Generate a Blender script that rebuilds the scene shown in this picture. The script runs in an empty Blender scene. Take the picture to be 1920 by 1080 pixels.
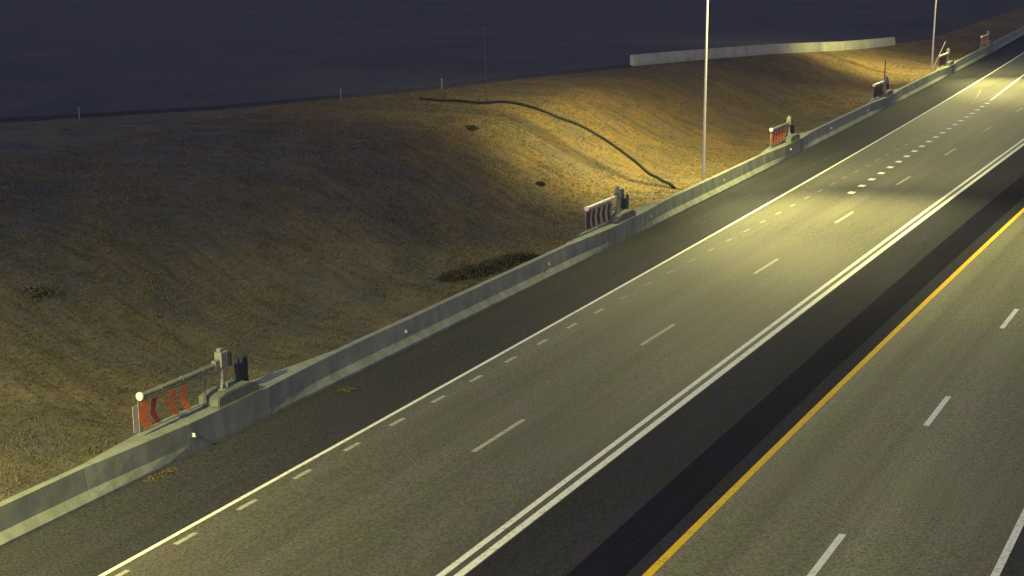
import bpy, bmesh, math, random
import numpy as np
from mathutils import Vector, Matrix
R = math.radians
rng = random.Random(7)
nr = np.random.default_rng(11)
C = bpy.context.scene.collection
sc = bpy.context.scene

# ------------------------------------------------------------------ camera
cam = bpy.data.cameras.new('camera'); camo = bpy.data.objects.new('camera', cam); C.objects.link(camo)
cam.sensor_width = 36; cam.lens = 2878.66 / 1920 * 36; cam.clip_end = 5000; cam.clip_start = .1
PT, RL = 0.24007, -0.0093
fwd = Vector((0, math.cos(PT), -math.sin(PT))); rt = Vector((1, 0, 0)); up = rt.cross(fwd)
r_ = math.cos(RL) * rt + math.sin(RL) * up; u_ = -math.sin(RL) * rt + math.cos(RL) * up
m = Matrix((r_, u_, -fwd)).transposed().to_4x4(); m.translation = (0, 0, 14.309)
camo.matrix_world = m
sc.camera = camo
# ------------------------------------------------------------------ world: a dim night sky glow
w = bpy.data.worlds.new("World"); sc.world = w; w.use_nodes = True
nt = w.node_tree; nt.nodes.clear()
sky = nt.nodes.new('ShaderNodeTexSky'); sky.sky_type = 'NISHITA'; sky.sun_disc = False
sky.sun_elevation = R(1.0); sky.sun_rotation = R(200); sky.altitude = 400
hs = nt.nodes.new('ShaderNodeHueSaturation'); hs.inputs['Saturation'].default_value = .6
tint = nt.nodes.new('ShaderNodeMixRGB'); tint.blend_type = 'MULTIPLY'; tint.inputs[0].default_value = 1; tint.inputs[2].default_value = (1.0, 1.0, 1.62, 1)
bg = nt.nodes.new('ShaderNodeBackground'); bg.inputs[1].default_value = 0.112
wo = nt.nodes.new('ShaderNodeOutputWorld')
nt.links.new(sky.outputs[0], hs.inputs['Color']); nt.links.new(hs.outputs[0], tint.inputs[1]); nt.links.new(tint.outputs[0], bg.inputs[0]); nt.links.new(bg.outputs[0], wo.inputs[0])
sc.view_settings.view_transform = 'Standard'; sc.view_settings.look = 'None'; sc.view_settings.gamma = 1
sc.view_settings.exposure = 1.65
LAMP_COL = (1.0, .90, .32)
LAMP_POWER = 6300.0

# ------------------------------------------------------------------ road frame: s along the road, d across it (right positive)
TH, K1 = 0.46893345, 0.00011536
X0 = -21.635129
_t = np.arange(-200, 1400.01, .5); _h = TH + K1 * _t
_cx = np.concatenate([[0], np.cumsum(.5 * np.sin((_h[1:] + _h[:-1]) / 2))]); _cy = np.concatenate([[0], np.cumsum(.5 * np.cos((_h[1:] + _h[:-1]) / 2))])
_i0 = 400; _cx = _cx - _cx[_i0] + X0; _cy = _cy - _cy[_i0]
def zroad(s):
    s = np.asarray(s, float); q = np.clip(s, 0, 250)
    return -0.00372 * q - 0.01597 * q * q / 1000 + np.where(s > 250, (s - 250) * -0.0105, 0) + np.where(s < 0, s * -0.00372, 0)
def W(s, d, h=0.0):
    s = np.asarray(s, float); d = np.asarray(d, float); s, d, h = np.broadcast_arrays(s, d, np.asarray(h, float))
    hd = TH + K1 * s
    return np.stack([np.interp(s, _t, _cx) + d * np.cos(hd), np.interp(s, _t, _cy) - d * np.sin(hd), zroad(s) + h], -1)
def P(s, d, h=0.0): return Vector(W(s, d, h).tolist())
def heading(s): return TH + K1 * s
def q2(s, a, b, c, lim=215):
    s = np.asarray(s, float); q = np.clip(s, 0, lim)
    v = a + b * q / 100 + c * (q / 100) ** 2
    return v + (s - q) * np.where(s > lim, (b + 2 * c * lim / 100) / 100, 0)
edge_d = lambda s: q2(s, -3.455, .1897, -1.749)
toe_d = lambda s: edge_d(s) - 3.2
yel_d = lambda s: q2(s, 7.663, -.92, .878)
rdash_d = lambda s: yel_d(s) + 3.30
rwhite_d = lambda s: yel_d(s) + 6.98
def smooth(t): t = np.clip(t, 0, 1); return t * t * (3 - 2 * t)
def crest(s): return np.where(s < 95, 3.6, 3.6 - 2.4 * smooth((s - 95) / 110.))
RE_S = [-200, 30, 72, 82, 96, 120, 138, 161, 197, 260, 1400]
RE_D = [-68, -64, -45.2, -37.6, -31.8, -27.3, -24.3, -22.6, -21.4, -25, -80]
def ramp_edge(s): return np.interp(s, RE_S, RE_D)
def Hter(s, d, rough=True):
    s = np.asarray(s, float); d = np.asarray(d, float)
    u = (toe_d(s) - d) - 3.6
    L = 11.0
    h = .05 + crest(s) * smooth(u / L)
    if rough:
        a = smooth((toe_d(s) - .6 - d) / 2.0)
        n = (.07 * np.sin(s * .9 + 1.7 * np.sin(d * .31)) * np.sin(d * .7 + 1.1 * np.sin(s * .23)) + .05 * np.sin(s * 2.3 + d * .4) * np.sin(d * 1.9 - s * .3)
             + .02 * np.sin(s * .21 + 1.) * np.sin(d * .17 + s * .05))
        a = a * np.where(d < ramp_edge(s) + 1.5, 0, 1)
        h = h + a * n
    return h
def Hsheet(s, d): return Hter(s, d) - .5 * smooth((ramp_edge(s) - .6 - d) / 1.2)

# ------------------------------------------------------------------ materials
def new_mat(name):
    mt = bpy.data.materials.new(name); mt.use_nodes = True
    n = mt.node_tree.nodes; b = n['Principled BSDF']
    return mt, n, mt.node_tree.links, b
def ramp(n, stops):
    r = n.new('ShaderNodeValToRGB'); e = r.color_ramp.elements
    e[0].position, e[0].color = stops[0][0], (*stops[0][1], 1); e[1].position, e[1].color = stops[-1][0], (*stops[-1][1], 1)
    for p_, c_ in stops[1:-1]:
        k = e.new(p_); k.color = (*c_, 1)
    return r
def noise(n, l, vec, scale, detail=4, rough=.55, mapscale=None, dist=0):
    t = n.new('ShaderNodeTexNoise'); t.inputs['Scale'].default_value = scale; t.inputs['Detail'].default_value = detail
    t.inputs['Roughness'].default_value = rough; t.inputs['Distortion'].default_value = dist
    if mapscale:
        mp = n.new('ShaderNodeMapping'); mp.inputs['Scale'].default_value = mapscale; l.new(vec, mp.inputs[0]); vec = mp.outputs[0]
    l.new(vec, t.inputs['Vector']); return t
def mix(n, l, a, b, f, mode='MULTIPLY'):
    x = n.new('ShaderNodeMixRGB'); x.blend_type = mode
    for i, v in ((1, a), (2, b), (0, f)):
        if isinstance(v, (int, float)): x.inputs[i].default_value = v
        elif isinstance(v, tuple): x.inputs[i].default_value = (*v, 1)
        else: l.new(v, x.inputs[i])
    return x.outputs[0]
def bump(n, l, b, h, strength, dist=.02):
    bp_ = n.new('ShaderNodeBump'); bp_.inputs['Strength'].default_value = strength; bp_.inputs['Distance'].default_value = dist
    l.new(h, bp_.inputs['Height']); l.new(bp_.outputs[0], b.inputs['Normal'])
def asphalt(name, col, rough=.6, spec=.5, tracks=0.0, grain=.5, tone=.12, band=None):
    mt, n, l, b = new_mat(name)
    uv = n.new('ShaderNodeUVMap').outputs[0]           # metres: u = across, v = along
    tc = n.new('ShaderNodeTexCoord').outputs['Object']
    fine = noise(n, l, tc, 14, 2, .8)
    fr = ramp(n, [(.3, (1 - grain,) * 3), (.7, (1 + grain,) * 3)]); l.new(fine.outputs[0], fr.inputs[0])
    c = mix(n, l, col, fr.outputs[0], 1.0)
    # mottled binder tone, oily patches
    pt = noise(n, l, uv, .9, 3, .5, (1.0, .45, 1))
    pr = ramp(n, [(.34, (1 + tone, 1.0 - tone * .2, 1 + tone * .7)), (.5, (1, 1, 1)), (.66, (1 - tone * .2, 1 + tone * .7, 1 - tone * 1.6))]); l.new(pt.outputs[0], pr.inputs[0])
    c = mix(n, l, c, pr.outputs[0], 1.0)
    big = noise(n, l, uv, .22, 4, .6, (1.6, .18, 1))
    br = ramp(n, [(.3, (.82,) * 3), (.7, (1.16,) * 3)]); l.new(big.outputs[0], br.inputs[0])
    c = mix(n, l, c, br.outputs[0], 1.0)
    st = noise(n, l, uv, 2.2, 3, .6, (1.0, .012, 1))
    sr = ramp(n, [(.30, (1 - .06 - tracks,) * 3), (.70, (1.03 + tracks,) * 3)]); l.new(st.outputs[0], sr.inputs[0])
    c = mix(n, l, c, sr.outputs[0], 1.0)
    wb = noise(n, l, uv, .75, 2, .5, (1.0, .004, 1)); wr = ramp(n, [(.36, (1 - tracks * 2.2,) * 3), (.64, (1 + tracks * 2.2,) * 3)]); l.new(wb.outputs[0], wr.inputs[0])
    c = mix(n, l, c, wr.outputs[0], 1.0)
    if band is not None:                               # worn wheel path, darker
        sx = n.new('ShaderNodeSeparateXYZ'); l.new(uv, sx.inputs[0])
        ad = n.new('ShaderNodeMath'); ad.operation = 'ADD'; ad.inputs[1].default_value = -band; l.new(sx.outputs[0], ad.inputs[0])
        ab = n.new('ShaderNodeMath'); ab.operation = 'ABSOLUTE'; l.new(ad.outputs[0], ab.inputs[0])
        mr = n.new('ShaderNodeMapRange'); mr.interpolation_type = 'SMOOTHSTEP'; mr.inputs[1].default_value = 0; mr.inputs[2].default_value = .7; mr.inputs[3].default_value = .84; mr.inputs[4].default_value = 1.0; l.new(ab.outputs[0], mr.inputs[0])
        c = mix(n, l, c, mr.outputs[0], 1.0)
    l.new(c, b.inputs['Base Color']); b.inputs['Roughness'].default_value = rough; b.inputs['Specular IOR Level'].default_value = spec
    bump(n, l, b, fine.outputs[0], .35, .012)
    return mt
def paint(name, col, wear=.35):
    mt, n, l, b = new_mat(name)
    tc = n.new('ShaderNodeTexCoord').outputs['Object']
    t = noise(n, l, tc, 9, 4, .7)
    r = ramp(n, [(.34, tuple(v * (1 - wear * 1.3) for v in col)), (.47, col), (.8, tuple(min(1, v * 1.08) for v in col))]); l.new(t.outputs[0], r.inputs[0])
    l.new(r.outputs[0], b.inputs['Base Color']); b.inputs['Roughness'].default_value = .8; b.inputs['Specular IOR Level'].default_value = .15
    return mt
def concrete(name, col, streak=.7):
    mt, n, l, b = new_mat(name)
    tc = n.new('ShaderNodeTexCoord').outputs['Object']
    a = noise(n, l, tc, 1.1, 5, .6); r = ramp(n, [(.3, (.72, .74, .70)), (.7, (1.12, 1.1, 1.08))]); l.new(a.outputs[0], r.inputs[0])
    c = mix(n, l, col, r.outputs[0], 1.0)
    f = noise(n, l, tc, 16, 3, .8); r2 = ramp(n, [(.3, (.85,) * 3), (.7, (1.15,) * 3)]); l.new(f.outputs[0], r2.inputs[0])
    c = mix(n, l, c, r2.outputs[0], 1.0)
    s_ = noise(n, l, tc, 1.0, 3, .5, (2.2, 2.2, .25)); r3 = ramp(n, [(.42, (.8, .8, .8)), (.55, (1, 1, 1))]); l.new(s_.outputs[0], r3.inputs[0])
    c = mix(n, l, c, r3.outputs[0], streak)
    l.new(c, b.inputs['Base Color']); b.inputs['Roughness'].default_value = .85
    bump(n, l, b, f.outputs[0], .3, .01)
    return mt
def plain(name, col, rough=.5, metal=0.0, var=.15, scale=6):
    mt, n, l, b = new_mat(name)
    tc = n.new('ShaderNodeTexCoord').outputs['Object']
    t = noise(n, l, tc, scale, 4, .65)
    r = ramp(n, [(.3, tuple(v * (1 - var) for v in col)), (.7, tuple(min(1, v * (1 + var)) for v in col))]); l.new(t.outputs[0], r.inputs[0])
    l.new(r.outputs[0], b.inputs['Base Color']); b.inputs['Roughness'].default_value = rough; b.inputs['Metallic'].default_value = metal
    return mt
def soil(name):
    mt, n, l, b = new_mat(name)
    uv = n.new('ShaderNodeUVMap').outputs[0]
    tc = n.new('ShaderNodeTexCoord').outputs['Object']
    a = noise(n, l, tc, .35, 5, .6, dist=.6)
    r = ramp(n, [(.28, (.135, .110, .070)), (.42, (.170, .126, .066)), (.55, (.210, .140, .055)), (.72, (.240, .165, .066))]); l.new(a.outputs[0], r.inputs[0])
    big = noise(n, l, tc, .085, 3, .5); rb = ramp(n, [(.35, (.84, .87, .90)), (.5, (.98, .98, .98)), (.66, (1.10, 1.06, 1.02))]); l.new(big.outputs[0], rb.inputs[0])
    # rills running down the slope
    st = noise(n, l, uv, 1.6, 4, .65, (.16, 1.0, 1), .8); r2 = ramp(n, [(.30, (.70, .68, .66)), (.5, (1, 1, 1)), (.72, (1.15, 1.12, 1.06))]); l.new(st.outputs[0], r2.inputs[0])
    c = mix(n, l, r.outputs[0], r2.outputs[0], 1.0); c = mix(n, l, c, rb.outputs[0], 1.0)
    g = noise(n, l, tc, 1.3, 4, .6); r3 = ramp(n, [(.52, (1, 1, 1)), (.68, (.72, .84, .62))]); l.new(g.outputs[0], r3.inputs[0])
    c = mix(n, l, c, r3.outputs[0], 1.0)
    f = noise(n, l, tc, 9, 3, .8); r4 = ramp(n, [(.3, (.6,) * 3), (.7, (1.4,) * 3)]); l.new(f.outputs[0], r4.inputs[0])
    c = mix(n, l, c, r4.outputs[0], 1.0)
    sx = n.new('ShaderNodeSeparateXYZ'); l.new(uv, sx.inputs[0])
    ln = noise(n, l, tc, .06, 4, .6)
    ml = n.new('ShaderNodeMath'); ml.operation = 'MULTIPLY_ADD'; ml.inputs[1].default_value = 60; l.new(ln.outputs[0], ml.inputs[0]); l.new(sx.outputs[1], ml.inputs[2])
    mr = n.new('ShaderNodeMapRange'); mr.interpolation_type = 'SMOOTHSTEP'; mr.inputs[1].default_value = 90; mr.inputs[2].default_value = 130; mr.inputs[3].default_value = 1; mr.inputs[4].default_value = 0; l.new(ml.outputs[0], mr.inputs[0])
    grey = mix(n, l, c, (.66, .83, 1.22), 1.0)  # dim bluish light on the near part of the slope, painted into the soil
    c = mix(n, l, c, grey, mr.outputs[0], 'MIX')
    l.new(c, b.inputs['Base Color']); b.inputs['Roughness'].default_value = .95; b.inputs['Specular IOR Level'].default_value = .15
    bb = mix(n, l, st.outputs[0], f.outputs[0], .5, 'ADD'); bump(n, l, b, bb, .8, .12)
    return mt
def grass_mat(name, stops):
    mt, n, l, b = new_mat(name)
    at = n.new('ShaderNodeAttribute'); at.attribute_name = 'tone'
    r = ramp(n, stops); l.new(at.outputs['Fac'], r.inputs[0])
    l.new(r.outputs[0], b.inputs['Base Color']); b.inputs['Roughness'].default_value = .8; b.inputs['Specular IOR Level'].default_value = .2
    return mt

M = {}
M['lane'] = asphalt('travelled lane asphalt', (.097, .094, .072), .78, .25, .05, .6, .08, -1.5)
M['lane_r'] = asphalt('travelled lane asphalt of the right road', (.148, .145, .092), .8, .25, .08, .6, .08)
M['should'] = asphalt('new dark shoulder asphalt', (.040, .041, .045), .9, .1, .03, .6, .06)
M['dark'] = asphalt('new dark median shoulder asphalt', (.029, .030, .040), .95, .05, .02)
M['stripe'] = asphalt('dark bluish asphalt band', (.010, .010, .023), .95, .03, .02)
def darkground(name):
    mt, n, l, b = new_mat(name); tc = n.new('ShaderNodeTexCoord').outputs['Object']
    a = noise(n, l, tc, .12, 6, .65, dist=.5); r = ramp(n, [(.3, (.058, .057, .062)), (.5, (.074, .072, .072)), (.7, (.092, .087, .078))]); l.new(a.outputs[0], r.inputs[0])
    f = noise(n, l, tc, 2.5, 4, .8); r2 = ramp(n, [(.3, (.6,) * 3), (.7, (1.4,) * 3)]); l.new(f.outputs[0], r2.inputs[0])
    l.new(mix(n, l, r.outputs[0], r2.outputs[0], 1.0), b.inputs['Base Color']); b.inputs['Roughness'].default_value = .95; b.inputs['Specular IOR Level'].default_value = .1
    return mt
M['ramp'] = darkground('dark worn ramp surface')
M['white'] = paint('white road paint', (.78, .78, .66))
M['wdash'] = paint('worn white dash paint', (.38, .38, .29), .45)
M['wfaint'] = paint('faint worn dotted paint', (.24, .23, .20), .6)
M['seam'] = paint('sealed joint', (.085, .080, .05), .2)
M['yellow'] = paint('yellow road paint', (.80, .50, .02))
M['conc'] = concrete('cast concrete', (.235, .26, .205))
M['concw'] = concrete('pale cast concrete', (.40, .41, .32), .15)
M['soil'] = soil('dry graded soil')
M['kerb'] = plain('black asphalt kerb', (.034, .033, .036), .9, 0, .3, 1.5)
M['galv'] = plain('galvanised steel', (.54, .54, .50), .45, .15, .10)
M['gsteel'] = plain('painted grey green steel', (.20, .22, .17), .6, .1, .25)
M['gbase'] = plain('dusty grey green steel', (.13, .145, .115), .75, 0, .3)
M['dsteel'] = plain('dark steel', (.035, .04, .045), .6, .2, .3)
M['tube'] = plain('white painted tube', (.62, .63, .55), .35, .0, .12)
M['dtube'] = plain('dusty grey tube', (.16, .17, .13), .6, .0, .25)
M['cap'] = plain('white reflective cap', (.80, .80, .68), .4, 0, .03)
M['orange'] = plain('orange reflective sheeting', (.80, .20, .06), .45, 0, .2)
M['red'] = plain('dark red sheeting', (.30, .06, .05), .5, 0, .2)
M['maroon'] = plain('shade-darkened orange sheeting', (.05, .022, .02), .6, 0, .25)  # orange chevrons seen backlit, their shade put into the colour
M['sheet'] = plain('pinkish white sheeting', (.40, .34, .27), .55, 0, .2)
M['esheet'] = plain('pale worn sheeting', (.48, .43, .36), .55, 0, .15)
M['gsheet'] = plain('grimy grey sheeting', (.20, .18, .15), .6, 0, .25)
M['black'] = plain('black corrugated pipe plastic', (.014, .013, .010), .7)
M['brush'] = grass_mat('dark brush leaves', [(0, (.045, .046, .030)), (.5, (.075, .073, .045)), (1, (.12, .105, .062))])
M['twig'] = plain('dry twig bark', (.05, .04, .028), .9)
M['lens'] = None
mt, n, l, b = new_mat('lit luminaire lens'); b.inputs['Emission Color'].default_value = (*LAMP_COL, 1); b.inputs['Emission Strength'].default_value = 30; b.inputs['Base Color'].default_value = (.8, .8, .7, 1); M['lens'] = mt
M['weed'] = grass_mat('dull weeds', [(0, (.07, .06, .035)), (.5, (.12, .10, .05)), (1, (.22, .18, .10))])
M['grass'] = grass_mat('dry grass blades', [(0, (.075, .074, .045)), (.35, (.125, .105, .060)), (.7, (.175, .140, .070)), (1, (.23, .185, .09))])

# ------------------------------------------------------------------ object helpers
def link(o, parent=None):
    C.objects.link(o)
    if parent: o.parent = parent
    return o
def tag(o, label, cat, group=None):
    o['label'] = label; o['category'] = cat
    if group: o['group'] = group
    return o
def struct(o, kind='structure', label=None, cat=None):
    o['kind'] = kind
    if label: o['label'] = label
    if cat: o['category'] = cat
    return o
def mesh_obj(name, v, f, mat, parent=None, uv=None, smooth_=False):
    me = bpy.data.meshes.new(name); me.from_pydata([tuple(x) for x in v], [], f)
    if uv is not None:
        ul = me.uv_layers.new(name='UVMap'); idx = np.zeros(len(me.loops), dtype=np.int32); me.loops.foreach_get('vertex_index', idx)
        ul.data.foreach_set('uv', np.asarray(uv, dtype=np.float32)[idx].ravel())
    me.materials.append(mat)
    if smooth_: me.polygons.foreach_set('use_smooth', [True] * len(me.polygons))
    me.update()
    return link(bpy.data.objects.new(name, me), parent)
def grid_obj(name, S, cols, mat, parent=None, hfun=None, smooth_=False):
    """S: stations; cols: list of functions d(s) ; a sheet between them"""
    S = np.asarray(S, float); v = []; uv = []
    D = np.stack([np.asarray(c(S), float) + 0 * S for c in cols], 1)
    H = hfun(S[:, None] + 0 * D, D) if hfun is not None else 0 * D
    V = W(S[:, None] + 0 * D, D, H).reshape(-1, 3); UV = np.stack([D, S[:, None] + 0 * D], -1).reshape(-1, 2)
    k = D.shape[1]; f = []
    for i in range(len(S) - 1):
        for j in range(k - 1):
            a = i * k + j; f.append((a, a + 1, a + k + 1, a + k))
    return mesh_obj(name, V, f, mat, parent, UV, smooth_)
def strip(name, s0, s1, d0, d1, mat, parent=None, h=.004, step=4.0):
    S = np.linspace(s0, s1, max(2, int((s1 - s0) / step) + 1))
    return grid_obj(name, S, [d0, d1], mat, parent, lambda s, d: 0 * s + h)
def bm_box(bm, c, size, rot=None, taper=1.0, bevel=0.0):
    sx, sy, sz = [x / 2 for x in size]; vs = []
    for z_ in (-1, 1):
        k = taper if z_ > 0 else 1
        for x_, y_ in ((-1, -1), (1, -1), (1, 1), (-1, 1)):
            p = Vector((x_ * sx * k, y_ * sy * k, z_ * sz))
            if rot is not None: p = rot @ p
            vs.append(bm.verts.new(p + Vector(c)))
    fs = [bm.faces.new([vs[i] for i in q]) for q in ((3, 2, 1, 0), (4, 5, 6, 7), (0, 1, 5, 4), (1, 2, 6, 5), (2, 3, 7, 6), (3, 0, 4, 7))]
    if bevel:
        es = list({e for f_ in fs for e in f_.edges}); bmesh.ops.bevel(bm, geom=es, offset=bevel, segments=2, affect='EDGES', profile=.5)
def bm_tube(bm, pts, rad, n=12, caps=True):
    pts = [Vector(p) for p in pts]; rs = rad if isinstance(rad, (list, tuple)) else [rad] * len(pts); rings = []
    ref = Vector((0, 0, 1))
    for i, p in enumerate(pts):
        t = (pts[min(i + 1, len(pts) - 1)] - pts[max(i - 1, 0)]).normalized()
        if abs(t.dot(ref)) > .95: ref = Vector((0, 1, 0)) if abs(t.y) < .9 else Vector((1, 0, 0))
        a = t.cross(ref).normalized(); b_ = a.cross(t).normalized()
        rings.append([bm.verts.new(p + (a * math.cos(k * 2 * math.pi / n) + b_ * math.sin(k * 2 * math.pi / n)) * rs[i]) for k in range(n)])
    for i in range(len(pts) - 1):
        for k in range(n): bm.faces.new((rings[i][k], rings[i][(k + 1) % n], rings[i + 1][(k + 1) % n], rings[i + 1][k]))
    if caps: bm.faces.new(rings[0][::-1]); bm.faces.new(rings[-1])
def bm_obj(name, bm, mat, parent=None, smooth_=False):
    bmesh.ops.recalc_face_normals(bm, faces=bm.faces)
    me = bpy.data.meshes.new(name); bm.to_mesh(me); bm.free(); me.materials.append(mat)
    if smooth_:
        me.polygons.foreach_set('use_smooth', [True] * len(me.polygons))
        try: me.set_sharp_from_angle(angle=R(40))
        except Exception: pass
    return link(bpy.data.objects.new(name, me), parent)
def empty(name, loc, rz=0.0):
    o = bpy.data.objects.new(name, None); o.empty_display_size = .3; C.objects.link(o); o.location = loc; o.rotation_euler = (0, 0, rz); return o

# ------------------------------------------------------------------ terrain: one sheet to the horizon
S = np.concatenate([np.arange(-180, 20, 8), np.arange(20, 130, .5), np.arange(130, 240, 1.0), np.arange(240, 500, 10), np.arange(500, 1390, 40)])
# offsets beyond the barrier toe (metres), fine on the slope
u = np.concatenate([[.12, .35, .6, 1.0], np.arange(1.4, 30, .45), np.arange(30, 70, 1.5), np.arange(72, 130, 8), [170, 260, 400, 700, 1100]])
cols = [(lambda s, k=k: toe_d(s) - k) for k in u[::-1]]
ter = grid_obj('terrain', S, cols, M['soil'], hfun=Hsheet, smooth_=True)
struct(ter)
ter2 = grid_obj('ground', S, [(lambda s: toe_d(s) + .3), (lambda s: 0 * s + 3), (lambda s: rwhite_d(s) + 3), (lambda s: 0 * s + 40), (lambda s: 0 * s + 700)], M['soil'], hfun=lambda s, d: 0 * s - .06)
struct(ter2)

# ------------------------------------------------------------------ roads
SA, SB = -120, 1300
L_edge_r = lambda s: q2(s, 3.318, -.1265, 0) + .0
road = strip('road', SA, SB, lambda s: edge_d(s), lambda s: L_edge_r(s) + .50, M['lane'], h=0, step=3); struct(road)
shl = strip('shoulder', SA, SB, lambda s: toe_d(s) - .25, edge_d, M['should'], h=0, step=3); struct(shl)
med = strip('median_shoulder', SA, SB, lambda s: L_edge_r(s) + .50, lambda s: yel_d(s), M['dark'], h=0, step=3); struct(med)
rroad = strip('road', SA, SB, lambda s: yel_d(s), lambda s: rwhite_d(s), M['lane_r'], h=0, step=3); struct(rroad)
shr = strip('shoulder', SA, SB, lambda s: rwhite_d(s), lambda s: rwhite_d(s) + 3.4, M['should'], h=0, step=3); struct(shr)
# darker bluish band near the yellow line
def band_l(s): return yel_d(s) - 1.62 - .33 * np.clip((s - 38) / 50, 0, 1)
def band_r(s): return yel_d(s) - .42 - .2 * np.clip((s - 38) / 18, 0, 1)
strip('dark_band', SA, 400, band_l, band_r, M['stripe'], med, h=.003)
# markings, each a part of its road
strip('edge_line', SA, SB, lambda s: edge_d(s) - .065, lambda s: edge_d(s) + .065, M['white'], road)
strip('solid_line', SA, SB, lambda s: L_edge_r(s) - .085, lambda s: L_edge_r(s) + .085, M['white'], road)
strip('solid_line', SA, SB, lambda s: L_edge_r(s) + .27, lambda s: L_edge_r(s) + .47, M['white'], road)
strip('edge_line', SA, SB, lambda s: yel_d(s) - .10, lambda s: yel_d(s) + .10, M['yellow'], rroad)
strip('edge_line', SA, SB, lambda s: rwhite_d(s) - .09, lambda s: rwhite_d(s) + .09, M['white'], rroad)
for k in range(0, 14):
    s0 = 45.15 + 12.2 * k
    strip('lane_dash', s0, s0 + 3.15, lambda s: 0 * s - .075, lambda s: 0 * s + .075, M['wdash'], road, step=3.2)
strip('seam', 20, 45, lambda s: 0 * s + .13, lambda s: 0 * s + .17, M['seam'], road, h=.002)
for k in range(0, 12):
    s0 = 40.75 + 12.13 * k
    strip('lane_dash', s0, s0 + 3.15, lambda s: rdash_d(s) - .085, lambda s: rdash_d(s) + .085, M['white'], rroad, step=3.2)
for k in range(-1, 40):
    s0 = 34.30 + 2.433 * k - .38
    sl = s0
    strip('dotted_dash', s0, s0 + .78, lambda s: 0 * s - 3.32, lambda s: 0 * s - 3.18, M['wdash'] if k < 12 else M['wfaint'], road, step=.4)
for k in range(0, 20):
    sm_ = 90.4 + 2.38 * k
    dd = np.interp(sm_, [90.4, 102, 112, 121, 128.5, 135.5], [-1.56, -1.90, -2.25, -2.53, -2.80, -3.05])
    strip('dotted_dash', sm_ - .33, sm_ + .33, lambda s, dd=dd: 0 * s + dd - .17, lambda s, dd=dd: 0 * s + dd + .17, M['white'], road, step=.4)
# gore: solid line beyond the dotted lines, and the small chevron arrow painted before it
strip('gore_line', 138, 330, lambda s: np.interp(s, [135, 146, 161, 330], [-3.05, -3.72, -4.60, -14.5]) - .08, lambda s: np.interp(s, [135, 146, 161, 330], [-3.05, -3.72, -4.60, -14.5]) + .08, M['white'], road)
def mark_poly(name, pts, wdt, mat, parent, h=.005):
    v = []; f = []
    for i, (a, b_) in enumerate(pts):
        v += [P(a, b_ - wdt / 2, h), P(a, b_ + wdt / 2, h)]
        if i: k = 2 * i; f.append((k - 2, k - 1, k + 1, k))
    return mesh_obj(name, v, f, mat, parent, uv=[(0, 0)] * len(v))
mark_poly('gore_chevron', [(146, -5.6), (139.2, -4.6), (134.6, -4.05)], .14, M['wfaint'], road)
mark_poly('gore_chevron', [(134.0, -4.4), (134.8, -4.05), (141.5, -3.72)], .14, M['wfaint'], road)
mark_poly('gore_chevron', [(137.5, -5.5), (134.6, -4.5)], .14, M['wfaint'], road)

# ramp behind the slope and its dark kerb
ramp_o = grid_obj('ramp_road', S, [lambda s: ramp_edge(s) - 420, lambda s: ramp_edge(s) - 160, lambda s: ramp_edge(s) - 60, lambda s: ramp_edge(s) - 30, lambda s: ramp_edge(s) - 12, lambda s: ramp_edge(s) - .3], M['ramp'], hfun=lambda s, d: Hter(s, d, False) + .03); struct(ramp_o)
def loft(name, S, prof, mat, parent=None, caps=True, zf=None, uvx=True):
    """prof(s) -> list of (d, h); closed ring"""
    V = []; n_ = None
    for s in S:
        pr = prof(s); n_ = len(pr)
        for d, h in pr: V.append(P(s, d, h))
    f = []
    for i in range(len(S) - 1):
        for k in range(n_):
            a = i * n_ + k; b_ = i * n_ + (k + 1) % n_
            f.append((a, a + n_, b_ + n_, b_))
    if caps: f.append(tuple(range(n_))[::-1]); f.append(tuple((len(S) - 1) * n_ + k for k in range(n_)))
    o = mesh_obj(name, V, f, mat, parent)
    bm = bmesh.new(); bm.from_mesh(o.data); bmesh.ops.recalc_face_normals(bm, faces=bm.faces); bm.to_mesh(o.data); bm.free()
    return o
def kerb_prof(s):
    e = float(ramp_edge(s)); h = float(Hter(s, e, False))
    return [(e - .3, h - .1), (e - .3, h + .16), (e + .05, h + .16), (e + .35, h + .0), (e + .9, h + .03), (e + .9, h - .1)]
kb = loft('kerb', np.arange(40, 120.2, 1.0), kerb_prof, M['kerb']); struct(kb)

# ------------------------------------------------------------------ concrete barrier along the road
GATES = [43.0, 73.0, 101.3, 129.2, 157.6, 184.2]
BH = .90
def pad_w(s):
    w_ = 0.0
    for g in GATES:
        c = g + .45; t = abs(s - c)
        w_ = max(w_, 1.0 if t < 1.9 else max(0.0, 1 - (t - 1.9) / 4.0))
    return w_
def bar_prof(s):
    t = float(toe_d(s)); w_ = pad_w(s); j = .012 * math.sin(s * 1.3)
    mx = lambda a, b_: a + (b_ - a) * w_
    return [(t, -.05), (t, .085), (t - mx(.17, .01), .31), (t - mx(.23, .02) + j * (1 - w_), BH), (t - mx(.455, .92), BH + .001), (t - mx(.455, .92), .3), (t - mx(.455, .92), -.05)]
cb = empty('concrete_barrier', P(45, float(toe_d(45))))
tag(cb, 'long grey concrete safety barrier between the road shoulder and the grass slope, carrying the gates', 'barrier')
def part_world(o, parent):
    o.parent = parent; o.matrix_parent_inverse = Matrix.Translation(-Vector(parent.location)) if parent.rotation_euler.z == 0 else parent.matrix_world.inverted(); return o
cuts = [-110, -20, 20]
for g in GATES: cuts += [g + .45 - 5.9, g + .45 - 1.9, g + .45 + 1.9, g + .45 + 5.9]
cuts += [240, 330, 600]
cuts = sorted(cuts)
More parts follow.
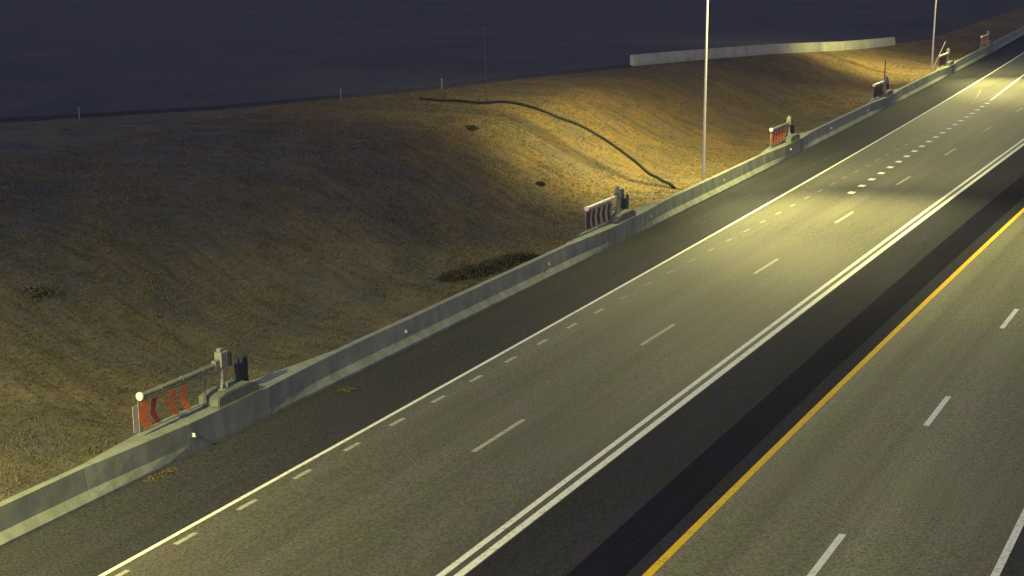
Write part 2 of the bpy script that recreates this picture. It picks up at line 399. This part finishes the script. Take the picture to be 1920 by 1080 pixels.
for a, b_ in zip(cuts[:-1], cuts[1:]):
    mid = (a + b_) / 2; w_ = pad_w(mid)
    n_ = max(2, int((b_ - a) / 1.0) + 1)
    nm = 'gate_pad' if w_ == 1 else ('tapered_section' if w_ > 0 else 'wall_section')
    gap = .012
    part_world(loft(nm, np.linspace(a + gap, b_ - gap, n_), bar_prof, M['conc']), cb)
for s_ in (41.65, 53.62, 65.39, 76.8, 88.29, 100.9, 111.74, 122.6, 140.0):
    w_ = pad_w(s_); t = float(toe_d(s_)); dd = t - (.2 + (.02 - .2) * w_)
    bm = bmesh.new(); a = P(s_, dd + .05, .56); rot = Matrix.Rotation(-heading(s_), 3, 'Z')
    bm_box(bm, a, (.085, .03, .085), rot, bevel=.006); bm_box(bm, a - Vector((0, 0, .05)), (.12, .06, .015), rot)
    part_world(bm_obj('reflector', bm, M['cap'] if s_ < 50 else M['esheet']), cb)

# paler barrier wall on the crest
fw = empty('concrete_wall', P(120.3, float(ramp_edge(120.3)), 3.3))
tag(fw, 'pale low concrete wall at the top of the infield behind the tall poles', 'wall')
def fw_prof(s):
    e = float(ramp_edge(s)) + .15; h = float(Hter(s, e, False))
    return [(e + .15, h - .15), (e + .13, h + .25), (e + .03, h + .85), (e - .18, h + .85), (e - .25, h - .15)]
for a, b_ in zip(np.arange(120.3, 172, 12.0), np.arange(132.3, 184, 12.0)):
    part_world(loft('wall_section', np.linspace(a + .01, b_ - .01, 13), fw_prof, M['concw']), fw)

# ------------------------------------------------------------------ gates
def make_gate(idx, s0):
    """local frame: +x towards the camera (back down the road), +y to the grass, z up; origin on the barrier pad"""
    t = float(toe_d(s0)); loc = P(s0, t - .47, BH)
    hd = heading(s0)
    # direction of increasing s in world = (sin h, cos h); want local +x = -that
    rz = math.atan2(-math.cos(hd), -math.sin(hd))
    g = empty('barrier_gate', loc, rz)
    steel = M['gbase']
    bm = bmesh.new()                                   # base housing: x from 0 (near end) back to -1.9
    # plan: a block with a sloping hood
    prof = [(0.0, 0.0), (0.0, .27), (-.35, .36), (-1.55, .36), (-1.9, .22), (-1.9, 0.0)]
    L_ = [bm.verts.new((x, -.37, z)) for x, z in prof]; R_ = [bm.verts.new((x, .37, z)) for x, z in prof]
    bm.faces.new(L_); bm.faces.new(R_[::-1])
    for i in range(len(prof)): j = (i + 1) % len(prof); bm.faces.new((L_[i], L_[j], R_[j], R_[i]))
    bmesh.ops.bevel(bm, geom=list(bm.edges), offset=.025, segments=2, affect='EDGES')
    bm_box(bm, (-.95, 0, .008), (2.06, .86, .02))
    bm_obj('base', bm, steel, g)
    bm = bmesh.new()
    bm_tube(bm, [(-.62, .02, .36), (-.62, .02, 1.22)], [.085, .075], 14)
    bm_tube(bm, [(-.62, .02, .36), (-.62, .02, .40)], .17, 14)
    for a in range(4):
        an = a * math.pi / 2 + .78; bm_box(bm, (-.62 + .11 * math.cos(an), .02 + .11 * math.sin(an), .46), (.10, .012, .14), Matrix.Rotation(an, 3, 'Z'))
    bm_obj('post', bm, M['gsteel'], g, True)
    bm = bmesh.new(); bm_box(bm, (-.66, .02, 1.25), (.34, .26, .46), bevel=.03); bm_box(bm, (-.60, .02, 1.52), (.16, .14, .12), bevel=.02)
    bm_box(bm, (-.40, .02, 1.16), (.24, .16, .22), bevel=.02)
    hdm = bm_obj('hinge_head', bm, M['gsteel'], g)
    bm = bmesh.new(); bm_box(bm, (-.90, .04, 1.20), (.10, .24, .42), bevel=.012)
    bm_obj('counterplate', bm, M['dsteel'], g)
    # cabinet and slim posts at the far end of the base
    bm = bmesh.new(); bm_box(bm, (-1.62, -.12, .58), (.30, .26, .50), bevel=.02); bm_box(bm, (-1.62, -.12, .845), (.34, .30, .03)); bm_obj('battery_cabinet', bm, M['dsteel'], g)
    bm = bmesh.new(); bm_box(bm, (-1.86, -.06, .60), (.12, .10, .74), bevel=.01); bm_tube(bm, [(-1.62, -.12, .85), (-1.62, -.12, 1.02)], .02, 8); bm_tube(bm, [(-1.86, -.06, .96), (-1.86, -.06, 1.08)], .02, 8)
    bm_obj('antenna_post', bm, M['dsteel'], g)
    arm_l = 3.45
    za = 1.14
    tube_m = M['dtube'] if idx in (0, 2) else M['tube']
    bm = bmesh.new(); bm_tube(bm, [(-.36, .02, za), (arm_l - .62, .02, za)], .075, 16)
    for q in (.2, 1.1, 2.0, arm_l - .66): bm_tube(bm, [(q, .02, za), (q + .05, .02, za)], .088, 16)
    bm_obj('arm', bm, tube_m, g, True)
    bm = bmesh.new(); bm_tube(bm, [(arm_l - .61, .02, za), (arm_l - .55, .02, za), (arm_l - .53, .02, za)], [.115, .115, .08], 18)
    bm_obj('end_cap', bm, M['cap'], g, True)
    # panel hung under the arm: frame, sheeting, five chevrons pointing towards the free end
    x0, x1, zt, zb = -.0, arm_l - .5, za - .14, za - .98
    x0 = .15
    bm = bmesh.new()
    for z_ in (zt, zb): bm_box(bm, ((x0 + x1) / 2, .02, z_), (x1 - x0, .04 if idx else .02, .04 if idx else .02))
    for x_ in (x0, x1): bm_box(bm, (x_, .02, (zt + zb) / 2), (.03, .035, zt - zb + .04))
    for x_ in (x0 + .3, (x0 + x1) / 2, x1 - .3): bm_box(bm, (x_, .02, (za + zt) / 2), (.04, .03, za - zt))
    bm_obj('panel_frame', bm, M['gsteel'] if idx else M['dtube'], g)
    n_ch = 5
    pitch = (x1 - x0) / n_ch
    if idx == 0:
        for xa, xb in ((x1 - .06, x1 + .22),):
            bm = bmesh.new(); bm_box(bm, ((xa + xb) / 2, .0, (zt + zb) / 2 - .02), (xb - xa, .012, zt - zb - .1)); bm_obj('end_sheet', bm, M['esheet'], g)
    else:
        bm = bmesh.new(); bm_box(bm, ((x0 + x1) / 2, .012, (zt + zb) / 2), (x1 - x0 - .04, .012, zt - zb - .04))
        bm_obj('sheeting', bm, M['sheet'] if idx == 1 else M['gsheet'], g)
    cm = {0: M['orange'], 1: M['maroon'], 2: M['orange'], 3: M['maroon'], 4: M['maroon'], 5: M['orange']}[idx]
    for k in range(n_ch):
        if idx == 0 and k == 0: continue
        xc = x0 + pitch * (k + .5) + (.02 if idx else .10)
        if idx == 0 and k == 3: xc += .16
        if idx == 0 and k == 2: xc -= .05
        wd = .17 if idx != 5 else .34
        if idx == 2: wd = .30
        if idx in (0,): wd = .21 if k < 4 else .32
        if idx == 1: wd = .25 if k < 4 else .40
        if idx in (3, 4): wd = .38
        ap = .13; lo_ = .10 if idx == 0 else 0.0
        zc = (zt + zb) / 2; hh = (zt - zb) / 2 - .05
        pts = [(xc - ap / 2 - wd / 2, zc + hh), (xc - ap / 2 + wd / 2, zc + hh), (xc + ap / 2 + wd / 2, zc), (xc - ap / 2 + wd / 2 - lo_, zc - hh), (xc - ap / 2 - wd / 2 - lo_, zc - hh), (xc + ap / 2 - wd / 2, zc)]
        bm = bmesh.new(); A_ = [bm.verts.new((a, .026, b_)) for a, b_ in pts]; B_ = [bm.verts.new((a, .038, b_)) for a, b_ in pts]
        for q in ((0, 1, 2, 5), (5, 2, 3, 4)): bm.faces.new([A_[i] for i in q]); bm.faces.new([B_[i] for i in q[::-1]])
        for i in range(6): j = (i + 1) % 6; bm.faces.new((A_[i], B_[i], B_[j], A_[j]))
        ch = bm_obj('chevron', bm, M['red'] if (idx == 0 and k == 3) else cm, g)
    return g
GL = ['nearest barrier gate, with separate orange chevrons and a round white arm end',
      'barrier gate with white arm and dark brown chevrons, below the black pipe',
      'barrier gate with a row of close orange chevrons, past the first tall pole',
      'small dark barrier gate with white arm, between the orange one and the second tall pole',
      'small maroon barrier gate standing just beside the second tall pole',
      'farthest barrier gate, a small bright red panel at the top of the photo']
for i, s_ in enumerate(GATES):
    tag(make_gate(i, s_), GL[i], 'gate', 'barrier gates mounted on the concrete barrier')

# ------------------------------------------------------------------ street lamps
def make_lamp(s0, dd, label, power=1.0, back=1.0, lean=0.0, upback=1.0, ahead=.9):
    d0 = float(toe_d(s0)) + dd; base = P(s0, d0, 0.05); hd = heading(s0)
    # local +x = towards the road (increasing d)
    g = empty('street_lamp', base, -hd)
    tag(g, label, 'street lamp', 'tall street lamp poles behind the barrier')
    Hh = 14.0
    bm = bmesh.new(); bm_tube(bm, [(0, 0, .12), (0, 0, 4), (lean * .5, 0, 9), (lean, 0, Hh - .5)], [.085, .074, .060, .05], 16); bm_tube(bm, [(0, 0, .1), (0, 0, .4)], [.16, .125], 16)
    bm_obj('pole', bm, M['galv'], g, True)
    bm = bmesh.new(); bm_tube(bm, [(0, 0, -.3), (0, 0, .12)], .32, 20); bm_obj('footing', bm, M['conc'], g)
    bm = bmesh.new(); bm_tube(bm, [(lean, 0, Hh - .9), (lean + .5, 0, Hh - .3), (.9, 0, Hh + .1), (1.2, 0, Hh + .18)], [.05, .045, .04, .035], 10)
    bm_obj('mast_arm', bm, M['galv'], g, True)
    bm = bmesh.new(); bm_box(bm, (1.55, 0, Hh + .18), (.85, .34, .13), bevel=.04); hd_ = bm_obj('lamp_head', bm, M['gsteel'], g)
    bm = bmesh.new(); bm_box(bm, (1.6, 0, Hh + .105), (.5, .24, .016)); bm_obj('lens', bm, M['lens'], hd_)
    hx, hz = 1.6, Hh + .02
    def spot(name, tgt, pw, ang, blend):
        ld = bpy.data.lights.new(name, 'SPOT'); ld.energy = pw * LAMP_POWER * power; ld.color = LAMP_COL; ld.spot_size = R(ang); ld.spot_blend = blend; ld.shadow_soft_size = .18
        lo = bpy.data.objects.new(name, ld); C.objects.link(lo); lo.parent = g; lo.location = (hx, 0, hz)
        dv = Vector(tgt) - Vector((hx, 0, hz)); lo.rotation_euler = dv.to_track_quat('-Z', 'Y').to_euler()
        return lo
    spot('lamp_light', (11.0, -6.0, 0), 2.6, 76, 1.0)         # towards the lanes
    spot('lamp_light', (6.0, 0.0, 0), .45, 158, 1.0)           # wide wash
    spot('lamp_light', (11.5, -34, 0), 1.4, 74, 1.0)            # long throw down the road
    spot('lamp_light', (11.5, 24, 0), ahead * 1.15, 84, 1.0)             # long throw up the road
    spot('lamp_light', (-6.5, 5.0, 0), 1.45 * back, 108, 1.0)    # house side, onto the slope
    spot('lamp_light', (-2.5, 21, 0), .35 * upback, 58, 1.0)
    return g
make_lamp(87.4, -1.05, 'tall pale lamp pole reaching from the barrier past the top of the photo', 1.0, 1.0, .03)
make_lamp(155.2, -1.35, 'second lamp pole farther along the barrier, beside the maroon gate', 1.35, .55, .12, .6, .3)
make_lamp(19.5, -1.05, 'lamp pole beside the barrier nearest the camera, outside the lower left of the photo', 1.35, .4, .03, 3.6)

# ------------------------------------------------------------------ black pipe down the slope
hp = [(87.3, 2.7), (88.2, 3.3), (89.8, 4.8), (90.8, 6.0), (91.5, 7.2), (91.9, 8.9), (91.8, 10.2), (91.5, 11.4), (91.1, 13.2), (91.0, 15.5), (91.2, 18.2), (91.0, 21.0)]
pts = []
for i in range(len(hp) - 1):
    for t in np.linspace(0, 1, 9)[:-1]:
        def cr(k): return hp[min(max(k, 0), len(hp) - 1)]
        p0, p1, p2, p3 = cr(i - 1), cr(i), cr(i + 1), cr(i + 2)
        q = [.5 * ((2 * p1[j]) + (-p0[j] + p2[j]) * t + (2 * p0[j] - 5 * p1[j] + 4 * p2[j] - p3[j]) * t * t + (-p0[j] + 3 * p1[j] - 3 * p2[j] + p3[j]) * t ** 3) for j in (0, 1)]
        s_ = q[0]; d_ = float(toe_d(s_)) - q[1]; pts.append(P(s_, d_, float(Hter(s_, d_)) + .07))
bm = bmesh.new(); bm_tube(bm, pts, [.085 + .008 * (i % 2) for i in range(len(pts))], 10)
tag(bm_obj('drain_pipe', bm, M['black'], None, True), 'thin black drain pipe curving down the lit grass slope towards the barrier', 'pipe')

# ------------------------------------------------------------------ thin posts on the crest
def thin_post(s0, d0, hgt, label, rad=.035, top='cap', lean=0, mat='galv', name='marker_post', cat='post', group=None):
    b_ = P(s0, d0, float(Hter(s0, d0)) - .05)
    g = empty(name, b_, -heading(s0)); tag(g, label, cat, group)
    bm = bmesh.new(); bm_tube(bm, [(0, 0, 0), (lean, 0, hgt)], rad, 8); bm_obj('stake', bm, M[mat], g, True)
    if top:
        bm = bmesh.new(); bm_box(bm, (lean, -rad - .008, hgt - .08), (.04, .012, .07)); bm_obj('reflector', bm, M['esheet'], g)
    return g
grp = 'thin marker posts along the top of the slope'
thin_post(74.6, -40.9, .9, 'faint thin marker post farthest left on the dark crest of the slope', .03, top=None, mat='gsteel', group=grp)
thin_post(88.2, -32.6, .85, 'thin marker post second from the left on the dark crest of the slope', .03, top=None, mat='gsteel', group=grp)
thin_post(97.0, -30.6, .75, 'short marker post with a pale tip on the crest, third from the left', .035, mat='gsteel', group=grp)
thin_post(95.6, -26.6, 4.2, 'tall faint slim pole on the crest, left of the pale wall', .028, top=None, mat='dsteel', name='slim_pole', cat='pole')
thin_post(149.8, -14.9, 1.9, 'slim dark post in the infield behind the small dark gate', .05, top=None, mat='dsteel', name='slim_pole', cat='pole')
thin_post(163.0, float(toe_d(163)) - 2.6, 2.8, 'thin leaning pole behind the maroon gate', .03, top=None, mat='galv', lean=1.1, name='leaning_pole', cat='pole')

# ------------------------------------------------------------------ brush, shrubs, stones
def leaf_cloud(name, centres, n_leaf, size, mat, parent=None):
    """centres: list of (centre Vector, radii) ellipsoids; leaf-sized faces spread through them"""
    v = []; f = []; tone = []
    for c_, r3 in centres:
        for _ in range(n_leaf):
            while True:
                p = Vector((rng.uniform(-1, 1), rng.uniform(-1, 1), rng.uniform(0, 1)))
                if p.length < 1 and p.length > rng.random() * .8: break
            q = c_ + Vector((p.x * r3[0], p.y * r3[1], p.z * r3[2]))
            a = Vector((rng.gauss(0, 1), rng.gauss(0, 1), rng.gauss(0, .7))).normalized(); b_ = a.cross(Vector((rng.gauss(0, 1), rng.gauss(0, 1), rng.gauss(0, 1)))).normalized()
            k = len(v); sz = size * rng.uniform(.6, 1.5)
            v += [q - b_ * sz * .35, q + b_ * sz * .35, q + a * sz]; f.append((k, k + 1, k + 2)); tone.append(min(1, max(0, rng.gauss(.45, .25))))
    o = mesh_obj(name, v, f, mat, parent)
    at = o.data.attributes.new('tone', 'FLOAT', 'FACE'); at.data.foreach_set('value', np.array(tone, dtype=np.float32))
    return o
def shrub(s0, d0, r, h, label, name='shrub', n=420, lobes=5, group='dark low shrubs scattered on the slope'):
    base = P(s0, d0, float(Hter(s0, d0)) - .03); g = empty(name, base); tag(g, label, 'shrub', group)
    bm = bmesh.new()
    for k in range(7):
        an = rng.uniform(0, 6.28); e = Vector((math.cos(an) * r * .6, math.sin(an) * r * .6, h * rng.uniform(.5, .9)))
        bm_tube(bm, [(0, 0, 0), e * .5 + Vector((0, 0, .05)), e], [.02, .012, .005], 5)
    bm_obj('stem', bm, M['twig'], g)
    cs = [(Vector((rng.uniform(-.5, .5) * r, rng.uniform(-.5, .5) * r, 0)), (r * rng.uniform(.4, .75), r * rng.uniform(.4, .75), h * rng.uniform(.6, 1))) for _ in range(lobes)]
    leaf_cloud('crown', cs, n // lobes, .09, M['brush'], g)
# the long dark heap of brush beside the barrier
b0 = P(65, -9.9, 0); g = empty('brush_heap', b0); tag(g, 'long dark heap of cut brush lying against the barrier between the two nearest gates', 'brush heap')
cs = []
for k in range(38):
    s_ = 63.0 + 5.2 * (k + rng.random()) / 38; t_ = (s_ - 63.0) / 5.2; d_ = -10.35 + .45 * t_ + rng.uniform(-.55, .6) * (1 - .5 * t_)
    cs.append((P(s_, d_, float(Hter(s_, d_)) - .05) - b0, (rng.uniform(.45, .8), rng.uniform(.35, .6), rng.uniform(.25, .55) * (1.1 - .5 * t_))))
leaf_cloud('foliage', cs, 300, .075, M['brush'], g)
bm = bmesh.new()
for k in range(60):
    c_, r3 = rng.choice(cs); a = Vector((rng.uniform(-1, 1), rng.uniform(-1, 1), rng.uniform(-.1, .4))).normalized(); bm_tube(bm, [c_ + Vector((0, 0, .15)) - a * .4, c_ + Vector((0, 0, .25)) + a * .5], [.015, .006], 5)
bm_obj('branches', bm, M['twig'], g)
SH = [(82.1, -20.3, .55, .22, 'dark flat shrub high on the slope left of the black pipe'),
      (80.3, -15.2, .30, .2, 'small shrub low on the bright part of the slope above the white armed gate'),
      (46.5, -17.0, .8, .4, 'broad dark shrub by the left edge of the photo, on the dim slope'),
      ]
for a in SH: shrub(*a)
# litter: clod of dry weeds on the shoulder
b0 = P(48.3, -6.35, .0); g = leaf_cloud('dry_weeds', [(Vector((0, 0, 0)), (.28, .13, .07)), (Vector((.25, .18, 0)), (.22, .07, .04))], 150, .06, M['weed']); g.location = b0
tag(g, 'tan scrap of dry weeds lying on the shoulder beside the barrier', 'weeds')
b0 = P(39.4, -6.58, .0); g = leaf_cloud('dry_weeds', [(P(39.4 + .22 * k, -6.62 + .02 * k, .0) - b0, (.2, .12, .07)) for k in range(5)], 60, .05, M['weed']); g.location = b0
tag(g, 'row of dry weeds grown in the joint along the barrier foot, lower left', 'weeds')

# ------------------------------------------------------------------ dry grass (stuff)
def grass(nb):
    s_ = np.concatenate([nr.uniform(28, 100, int(nb * .72)), nr.uniform(100, 190, int(nb * .28))])
    u_ = np.abs(nr.normal(0, 1, len(s_))) ** 1.0
    u_ = .6 + nr.uniform(0, 1, len(s_)) ** 1.25 * 26
    d_ = toe_d(s_) - u_
    # patchiness
    pch = np.sin(s_ * .8 + 2 * np.sin(d_ * .5)) * np.sin(d_ * 1.1 + 1.5 * np.sin(s_ * .37)) + .6 * np.sin(s_ * .23 + d_ * .19)
    keep = (nr.uniform(-1.2, 1.2, len(s_)) < pch + .35) & (d_ > ramp_edge(s_) + 1.2) & (u_ > .6 + .35 * (np.array([pad_w(x) for x in s_]) > 0))
    s_, d_, pch = s_[keep], d_[keep], pch[keep]
    B = W(s_, d_, Hter(s_, d_) - .01); n_ = len(s_)
    V = np.zeros((n_, 9, 3)); tone = np.zeros((n_, 3))
    base_t = np.clip(.5 + .22 * np.sin(s_ * .31 + d_ * .2) + nr.normal(0, .16, n_) + .12 * pch, 0, 1)
    for k in range(3):
        an = nr.uniform(0, 6.283, n_); hh = nr.uniform(.03, .10, n_) * (1 + .5 * (nr.random(n_) > .9)); ln = nr.uniform(.03, .16, n_); wd = nr.uniform(.008, .022, n_)
        dx, dy = np.cos(an), np.sin(an)
        V[:, 3 * k] = B + np.stack([-dy * wd, dx * wd, 0 * wd], 1); V[:, 3 * k + 1] = B + np.stack([dy * wd, -dx * wd, 0 * wd], 1)
        V[:, 3 * k + 2] = B + np.stack([dx * ln, dy * ln, hh], 1); tone[:, k] = np.clip(base_t + nr.normal(0, .08, n_), 0, 1)
    me = bpy.data.meshes.new('dry_grass'); nt_ = n_ * 3
    me.vertices.add(nt_ * 3); me.vertices.foreach_set('co', V.astype(np.float32).ravel())
    me.loops.add(nt_ * 3); me.loops.foreach_set('vertex_index', np.arange(nt_ * 3, dtype=np.int32))
    me.polygons.add(nt_); me.polygons.foreach_set('loop_start', np.arange(0, nt_ * 3, 3, dtype=np.int32)); me.polygons.foreach_set('loop_total', np.full(nt_, 3, dtype=np.int32))
    me.update(); me.validate()
    at = me.attributes.new('tone', 'FLOAT', 'FACE'); at.data.foreach_set('value', tone.astype(np.float32).ravel())
    me.materials.append(M['grass']); o = bpy.data.objects.new('dry_grass', me); C.objects.link(o)
    return struct(o, 'stuff', 'sparse dry yellow grass growing over the slope behind the barrier', 'grass')
grass(170000)
